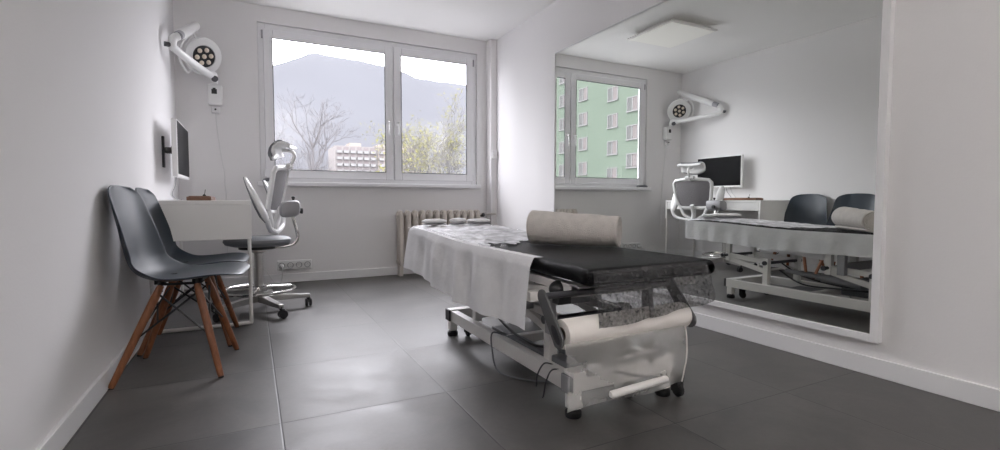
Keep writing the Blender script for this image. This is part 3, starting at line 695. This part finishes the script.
sh = thing('disposable_sheet', 'crumpled white disposable sheet over the window end and both long sides of the couch', 'sheet', B(0, .3, .5))
T0, T1 = -.625, .835
def zbot(t):
    pts = [(-.62, .314), (-.10, .288), (.19, .304), (.55, .33), (.93, .36)]
    for (a, za), (b, zb) in zip(pts, pts[1:]):
        if t <= b: return za + (zb - za) * max(0, (t - a) / (b - a))
    return pts[-1][1]
def left_drape(u, v):
    t = T0 + (T1 - T0) * u; zt = ztop(t)
    h = zt + .004 - zbot(t)
    # v=0 a little onto the top, then over the edge and down
    L = v * (h + .05)
    fold = (.011 * sin(t * 17 + 1.8 * sin(t * 5) + v * 1.2) + .005 * sin(t * 39 + 2 - v) + .008 * nz(t * 6, v * 1.5, 3)) * (.45 + .55 * min(1, (t + .7) / .5))
    if L < .04: s = -HW + .028 - L; z = zt + .005 + .002 * nz(t * 30, v * 9, 1); s_ = s
    else:
        k = min(1, (L - .04) / .03); q = L - .04
        s_ = -HW - .012 - .010 * k - fold * min(1, q / .12) - .018 * q / h
        z = zt + .003 - q * (h / (h + .01))
    return B(s_, t, z)
MB().grid(150, 34, left_drape).build('side_drape', M['sheet'], sh)
def right_drape(u, v):
    t = -.72 + (.925 + .72) * u; zt = ztop(t); h = .118 + .008 * sin(t * 3); L = v * (h + .03)
    fold = .006 * sin(t * 19 + 2 * sin(t * 4)) + .005 * sin(t * 43) + .004 * nz(t * 12, v, 5)
    q = L - .012
    return B(HW + .006 + fold * min(1, max(0, q) / .06), t, zt - .016 - q)
MB().grid(130, 16, right_drape).build('side_drape', M['sheet'], sh)
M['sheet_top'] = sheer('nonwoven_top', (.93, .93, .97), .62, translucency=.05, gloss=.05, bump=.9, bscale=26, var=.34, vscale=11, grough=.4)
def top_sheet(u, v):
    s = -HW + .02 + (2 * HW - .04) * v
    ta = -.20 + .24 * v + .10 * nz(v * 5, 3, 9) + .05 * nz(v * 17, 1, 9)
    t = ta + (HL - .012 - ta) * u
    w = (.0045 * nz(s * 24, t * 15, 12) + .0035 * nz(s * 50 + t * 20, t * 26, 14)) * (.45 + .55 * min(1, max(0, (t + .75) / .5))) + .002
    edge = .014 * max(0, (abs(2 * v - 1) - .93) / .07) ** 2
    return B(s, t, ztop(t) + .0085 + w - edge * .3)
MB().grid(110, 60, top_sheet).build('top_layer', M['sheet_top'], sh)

fm = thing('protective_film', 'crinkled see-through film over the black couch top, hanging down at the roll end', 'film', B(0, -.6, .5))
def film_top(u, v):
    t = -HL - .004 + (2 * HL + .008) * u; s = -HW - .004 + (2 * HW + .008) * v
    w = (.0045 * nz(s * 24, t * 15, 12) + .0035 * nz(s * 50 + t * 20, t * 26, 14)) * (.45 + .55 * min(1, max(0, (t + .75) / .5))) + .002
    edge = .014 * max(0, (abs(2 * v - 1) - .93) / .07) ** 2
    return B(s, t, ztop(t) + .006 + w - edge)
MB().grid(150, 60, film_top).build('top_layer', M['film'], fm)
# hanging end: two overlapping panels
def veil(xa, xb, ya, zl, zr, ph, top):
    def fn(u, v):
        x = xa + (xb - xa) * u; zb = zl + (zr - zl) * u; zt = top
        y = ya + .030 * (1 - v) ** 2 - .010 * v - (.008 * sin(x * 34 + ph) + .006 * nz(x * 20, v * 3, ph)) * min(1, v * 2)
        return Vector((x + .012 * v * (1 - 2 * u) * 0, y, zt + (zb - zt) * v))
    return MB().grid(40, 18, fn)
veil(.866, 1.075, 1.085, .395, .408, 0, .556).build('end_panel', M['veil'], fm)
veil(1.055, 1.345, 1.092, .405, .432, 2, .556).build('end_panel', M['veil'], fm)

ps = thing('plastic_sheet', 'clear plastic sheet hanging below the paper roll to near the floor', 'plastic sheet', (.97, 1.07, .17))
def plas(u, v):
    x = .742 + .450 * u; zt = .37; zb = .178 + .012 * sin(u * 7) * (1 - u) + .012 * u
    y = 1.072 - .010 * v * (1 - v) * 4 + (.010 * sin(x * 26 + v * 2) + .012 * nz(x * 8, v * 3, 21)) * v * .6
    return Vector((x + .012 * v * (1 - u), y, zt + (zb - zt) * v))
MB().grid(50, 24, plas).build('film', M['plastic'], ps)
MB().tube([plas(1, v / 11) + Vector((0, -.002, 0)) for v in range(12)], .0022, 6).build('hem', M['paper'], ps)

# rolled towel
twl = thing('rolled_towel', 'thick rolled white towel lying across the black couch top', 'towel', (1.24, 1.76, .56))
tA = Vector((1.128, 1.89, 0)); tB = Vector((1.375, 1.59, 0)); L_ = (tB - tA); tl = L_.length; td = L_.normalized(); tn = Vector((-td.y, td.x, 0))
NS = 110
def tow(i, v):
    # spiral strip, outer 2.6 turns, then a flat end
    a = i / (NS - 1) * 2 * pi * 3.2; taper = 1 - .16 * v
    R = (.030 + .0475 * i / (NS - 1)) * taper
    bulge = 1 + .02 * nz(a * .5, v * 3, 5)
    wob = .006 * nz(v * 9, a * .7, 8)
    end = .012 * (i / NS) * (1 if v < .5 else -1) * (1 - min(v, 1 - v) * 20 if min(v, 1 - v) < .05 else 0)
    aa = a - 3.2 * 2 * pi - .9
    x = cos(aa) * R * bulge * 1.06; z = sin(aa) * R * bulge * .98
    zc = .5645 + .0775 * taper
    z = max(zc + z + wob * .5, .5655 + 0 * v)
    return tA + td * (tl * v + .004 * nz(a, 0, 3)) + tn * x + Vector((0, 0, z))
tb = MB(); tb.grid(NS, 40, lambda u, v: tow(int(round(u * (NS - 1))), v))
tb.build('towel_roll', M['towel'], twl, solid=.011, sharp=80)
def core(k, v):
    a = 2 * pi * k; taper = 1 - .16 * v
    return tA + td * (tl * (.01 + .98 * v)) + tn * cos(a) * .031 * taper + Vector((0, 0, .5645 + .0775 * taper + sin(a) * .031 * taper))
cr_ = [[core(k / 20, v) for k in range(20)] for v in (0, .5, 1)]
MB().loft(cr_).build('inner_roll', M['towel'], twl)

# folded pads at the far end of the couch
def pad_item(c, rz, lx, ly, h, label, name='folded_cloth'):
    t = thing(name, label, 'cloth', c, rz)
    def blob(z0, hh, k, col, nm):
        rg = []
        for q in range(9):
            f_ = q / 8 * pi; w = max(.05, sin(f_) ** .45)
            rg.append([Vector((-cos(f_) * lx / 2 * k, cos(a) * ly / 2 * w * k, z0 + hh / 2 + sin(a) * hh / 2 * w * (1 + .15 * nz(q, cos(a), z0 * 50)))) for a in [2 * pi * j / 20 for j in range(20)]])
        MB().loft(rg).build(nm, col, t, local=True)
    blob(0, h * .34, 1.0, M['mid_grey'], 'underside'); blob(h * .28, h * .72, .97, M['pad_white'], 'cloth')
zc = ztop(.80) + .015
pad_item(B(-.145, .80, zc), radians(12), .155, .11, .040, 'small folded white cloth with grey edge on the couch, the one nearest the side drape')
pad_item(B(.012, .80, zc), radians(40), .125, .095, .044, 'small folded white cloth with grey edge on the couch, in the middle of the three')
pad_item(B(.150, .79, zc), radians(-6), .155, .10, .038, 'small folded white cloth with grey edge on the couch, the one nearest the mirror')

# ------------------------------------------------------------------ outside
ZG = -6.0
KO = .53     # the sky is far brighter than the room, so everything outdoors is a dark, matt colour
def omat(name, col, **k): return mat(name, tuple(c * KO for c in col), 1, spec=0, **k)
M['halo_hill'] = omat('halo_haze', (.106, .109, .118), var=.05, vscale=.01)  # pale halo of the sky put into a matt colour
M['lawn'] = mat('outside_paving', (.20, .20, .20), 1, spec=0, var=.1, vscale=.1)
M['facade_beige'] = omat('facade_beige', (.27, .245, .22), var=.1, vscale=.1)
M['facade_rose'] = omat('facade_rose', (.215, .202, .198))
M['facade_green'] = omat('facade_green', (.135, .165, .135), var=.04, vscale=.2)
M['out_white'] = omat('outside_white', (.22, .22, .22))
M['out_glass'] = omat('outside_glass', (.18, .16, .16))
M['curtain'] = omat('outside_curtain', (.13, .13, .13))
M['bark'] = omat('bark', (.12, .115, .118))
M['bark_pale'] = omat('bark_pale', (.13, .125, .125))
M['leaf'] = omat('spring_leaf', (.16, .155, .055), var=.3, vscale=3)
M['leaf2'] = omat('blossom_leaf', (.19, .185, .12), var=.25, vscale=3)

struct('ground', MB().box(-400, 700, YB + 2, 1000, ZG - .5, ZG), M['lawn'])
ridge = [(-500, 95), (-150, 100), (-40, 125), (21, 148), (52, 162), (66, 170), (84, 167), (147, 163), (168, 159), (183, 153), (248, 152), (330, 140), (500, 90), (700, 60)]
def rz_(x):
    for (a, za), (b, zb) in zip(ridge, ridge[1:]):
        if x <= b: return za + (zb - za) * max(0, (x - a) / (b - a))
    return ridge[-1][1]
def halo_hill(u, v):
    x = -500 + 1200 * u; q = 2 * v - 1
    h = rz_(x) * max(0, 1 - abs(q) ** 1.5)
    return Vector((x, 600 + q * 190, ZG + (h - ZG) * 1.0 * (1 if abs(q) < .999 else 0) + (2.2 * nz(x * .05, q * 6, 1) if abs(q) < .99 else 0)))
struct('halo_hill', MB().grid(140, 31, halo_hill), M['halo_hill'])  # hill shape made up to carry the pale halo in the sky

# distant beige block with balconies
ab = thing('apartment_building', 'distant beige and rose apartment block behind the bare tree', 'building', (33, 156, ZG))
MB().box(22, 34.5, 150, 164, ZG, 16.8).build('wall', M['facade_rose'], ab)
MB().box(34.5, 46, 149.2, 164, ZG, 17.6).build('wall', M['facade_beige'], ab)
MB().box(26.5, 30, 152, 158, 16.8, 18.0).build('roof_hut', M['facade_beige'], ab)
bal = MB().box(22.5, 24.0, 149.2, 150, 1.2, 2.0).build('balcony', M['out_white'], ab)
wnd = MB().box(22.6, 23.9, 149.9, 150.05, 2.05, 3.1).build('window', M['out_glass'], ab)
for r in range(8):
    for c in range(12):
        if r == 0 and c == 0: continue
        for src in (bal, wnd):
            o = src.copy(); C.objects.link(o); o.parent = ab; o.location = (1.95 * c + (.5 if c > 5 else 0), 0 if c < 6 else -.8, 1.92 * r)

# green block on the left, seen through the window in the mirror
gb = thing('green_building', 'green apartment block with white-framed windows, seen only in the mirror', 'building', (-34, 52, ZG))
GX = -29.2
MB().box(GX - 12, GX, 36.35, 75, ZG, 24).build('wall', M['facade_green'], gb)
win_src = None
def gwin(y, z):
    global win_src
    if win_src is None:
        f = MB(); x0, x1 = GX - .02, GX + .09
        f.box(x0, x1, -.80, -.70, -.75, .75).box(x0, x1, .70, .80, -.75, .75).box(x0, x1, -.70, .70, .65, .75).box(x0, x1 + .05, -.85, .85, -.75, -.63).box(x0, x1, -.05, .05, -.63, .65)
        fo = f.build('window', M['out_white'], gb, local=True); 
        MB().box(GX, GX + .03, -.70, -.05, -.63, .65).build('pane', M['out_glass'], fo, local=True)
        MB().box(GX, GX + .03, .05, .70, -.63, .65).build('pane', M['curtain'], fo, local=True)
        win_src = fo; o = fo
    else:
        o = win_src.copy(); C.objects.link(o); o.parent = gb
        for ch_ in win_src.children:
            d = ch_.copy(); C.objects.link(d); d.parent = o
    o.location = (0 - gb.location.x, y - gb.location.y, z - gb.location.z)
for y, off in GREEN if 'GREEN' in globals() else ((37.5, .40), (40.5, .95), (45.6, 1.28), (49.6, 1.28), (54.0, .95), (57.0, .40)):
    for k in range(-1, 6): gwin(y, .76 + (off + k) * 2.8)

# trees
def tree(name, label, cat, base, trunk_len, branch_len, trunk_r, spread, seed, bark, depth=6, leafmat=None, nleaf=0, lean=0, bstart=None, kids=3, group=None, first=.35, lsize=.16):
    rnd = random.Random(seed); t = thing(name, label, cat, base, 0, group)
    tips = []
    trunk = MB(); tw = MB()
    def grow(p, d, L, r, lev):
        n = 4; pts = [p.copy()]; rs = [r]
        for i in range(n):
            d = (d + Vector((rnd.uniform(-.16, .16), rnd.uniform(-.16, .16), rnd.uniform(-.02, .12)))).normalized()
            p = p + d * (L / n); pts.append(p.copy()); rs.append(r * (1 - .45 * (i + 1) / n))
        (trunk if lev == 0 else tw).tube(pts, rs, 6 if lev < 2 else 3, cap=False)
        if lev >= depth: tips.append(p); return
        if lev >= 2: tips.append(p)
        for k in range(kids if lev else kids + 4):
            q = rnd.uniform(first if lev else (bstart or 1 - .9 * branch_len / trunk_len), 1.0); i = min(n - 1, int(q * n)); pp = pts[i] + (pts[i + 1] - pts[i]) * (q * n - i)
            a = rnd.uniform(0, 2 * pi); o = d.orthogonal().normalized(); o2 = d.cross(o)
            nd = (d * rnd.uniform(.55, .9) + (o * cos(a) + o2 * sin(a)) * spread * rnd.uniform(.5, 1) + Vector((0, 0, .10))).normalized()
            grow(pp, nd, branch_len * rnd.uniform(.8, 1.2) if lev == 0 else L * rnd.uniform(.5, .75), max(r * .5, .005), lev + 1)
    grow(Vector((0, 0, 0)), Vector((lean, 0, 1)).normalized(), trunk_len, trunk_r, 0)
    trunk.build('trunk', bark, t, local=True); tw.build('branches', bark, t, local=True)
    if nleaf:
        lf = MB()
        for i in range(nleaf):
            p = rnd.choice(tips) + Vector((rnd.gauss(0, .16), rnd.gauss(0, .16), rnd.gauss(0, .15)))
            u = Vector((rnd.uniform(-1, 1), rnd.uniform(-1, 1), rnd.uniform(-1, 1))).normalized(); w = u.orthogonal().normalized(); s = rnd.uniform(.5, 1) * lsize
            lf.add([p - u * s, p + w * s * .5, p + u * s, p - w * s * .5], [(0, 1, 2, 3)])
        lf.build('foliage', leafmat, t, local=True)['kind'] = 'stuff'
    return t
tree('bare_tree', 'tall bare grey tree outside the larger window pane', 'tree', (2.72, 22, ZG), 9.2, 1.45, .08, .85, 11, M['bark'], depth=5, kids=3, bstart=.84)
tree('bare_shrub', 'pale bare bush left of the tall bare tree outside', 'tree', (2.35, 32, ZG), 8.2, 2.2, .06, .95, 5, M['bark_pale'], depth=5, kids=4)
tree('bare_shrub', 'low pale bush between the tall bare tree and the window mullion', 'tree', (6.6, 36, ZG), 6.6, 1.9, .05, .95, 23, M['bark_pale'], depth=5, kids=4)
tree('budding_tree', 'yellow-green budding tree outside the smaller window pane', 'tree', (7.45, 21, ZG), 7.6, 1.75, .07, .9, 31, M['bark_pale'], depth=5, leafmat=M['leaf'], nleaf=2600, lsize=.075, kids=4)
tree('blossom_tree', 'pale cream-leaved tree at the right edge of the smaller window pane', 'tree', (12.3, 30, ZG), 8.0, 2.0, .07, .9, 47, M['bark_pale'], depth=5, leafmat=M['leaf2'], nleaf=1600, lsize=.07, kids=4)

# ------------------------------------------------------------------ light, world, camera
SKY = 14.8
w = bpy.data.worlds.new('overcast'); bpy.context.scene.world = w; w.use_nodes = True
bg = w.node_tree.nodes['Background']; bg.inputs[0].default_value = (.975, .965, 1.03, 1); bg.inputs[1].default_value = SKY
for nm, x0, x1, z0, z1, y, rx in (('window_portal', WX0, WX1, WZ0, WZ1, 5.02, -90),):
    ld = bpy.data.lights.new(nm, 'AREA'); ld.shape = 'RECTANGLE'; ld.size = x1 - x0; ld.size_y = z1 - z0; ld.cycles.is_portal = True
    lo = bpy.data.objects.new(nm, ld); C.objects.link(lo); lo.location = ((x0 + x1) / 2, y, (z0 + z1) / 2); lo.rotation_euler = (radians(rx), 0, 0)

cam = bpy.data.cameras.new('camera'); co = bpy.data.objects.new('camera', cam); C.objects.link(co)
cam.sensor_width = 36; cam.lens = 36 * 486 / 1000; cam.clip_end = 3000; cam.clip_start = .02
Yc = Vector(((252 - 500) / 486, 25 / 486, 1)).normalized(); pch = math.atan(25 / 486)
Uc = Vector((0, cos(pch), -sin(pch))); Uc = (Uc - Yc * Uc.dot(Yc)).normalized(); Xc = Yc.cross(Uc)
if Xc.x < 0: Xc = -Xc
# world axes in (right, up, forward) camera coordinates -> camera axes in world
right = Vector((Xc.x, Yc.x, Uc.x)); upv = Vector((Xc.y, Yc.y, Uc.y)); fwd = Vector((Xc.z, Yc.z, Uc.z))
R = Matrix((right, upv, -fwd)).transposed()
co.matrix_world = Matrix.Translation((0, 0, .76)) @ R.to_4x4()
S = bpy.context.scene; S.camera = co
S.view_settings.view_transform = 'Standard'; S.view_settings.look = 'None'; S.view_settings.gamma = 1; S.view_settings.use_curve_mapping = False
S.view_settings.exposure = 0.0
S.cycles.max_bounces = 12; S.cycles.diffuse_bounces = 8; S.cycles.glossy_bounces = 6; S.cycles.transparent_max_bounces = 16; S.cycles.sample_clamp_indirect = 6
S.cycles.use_denoising = True
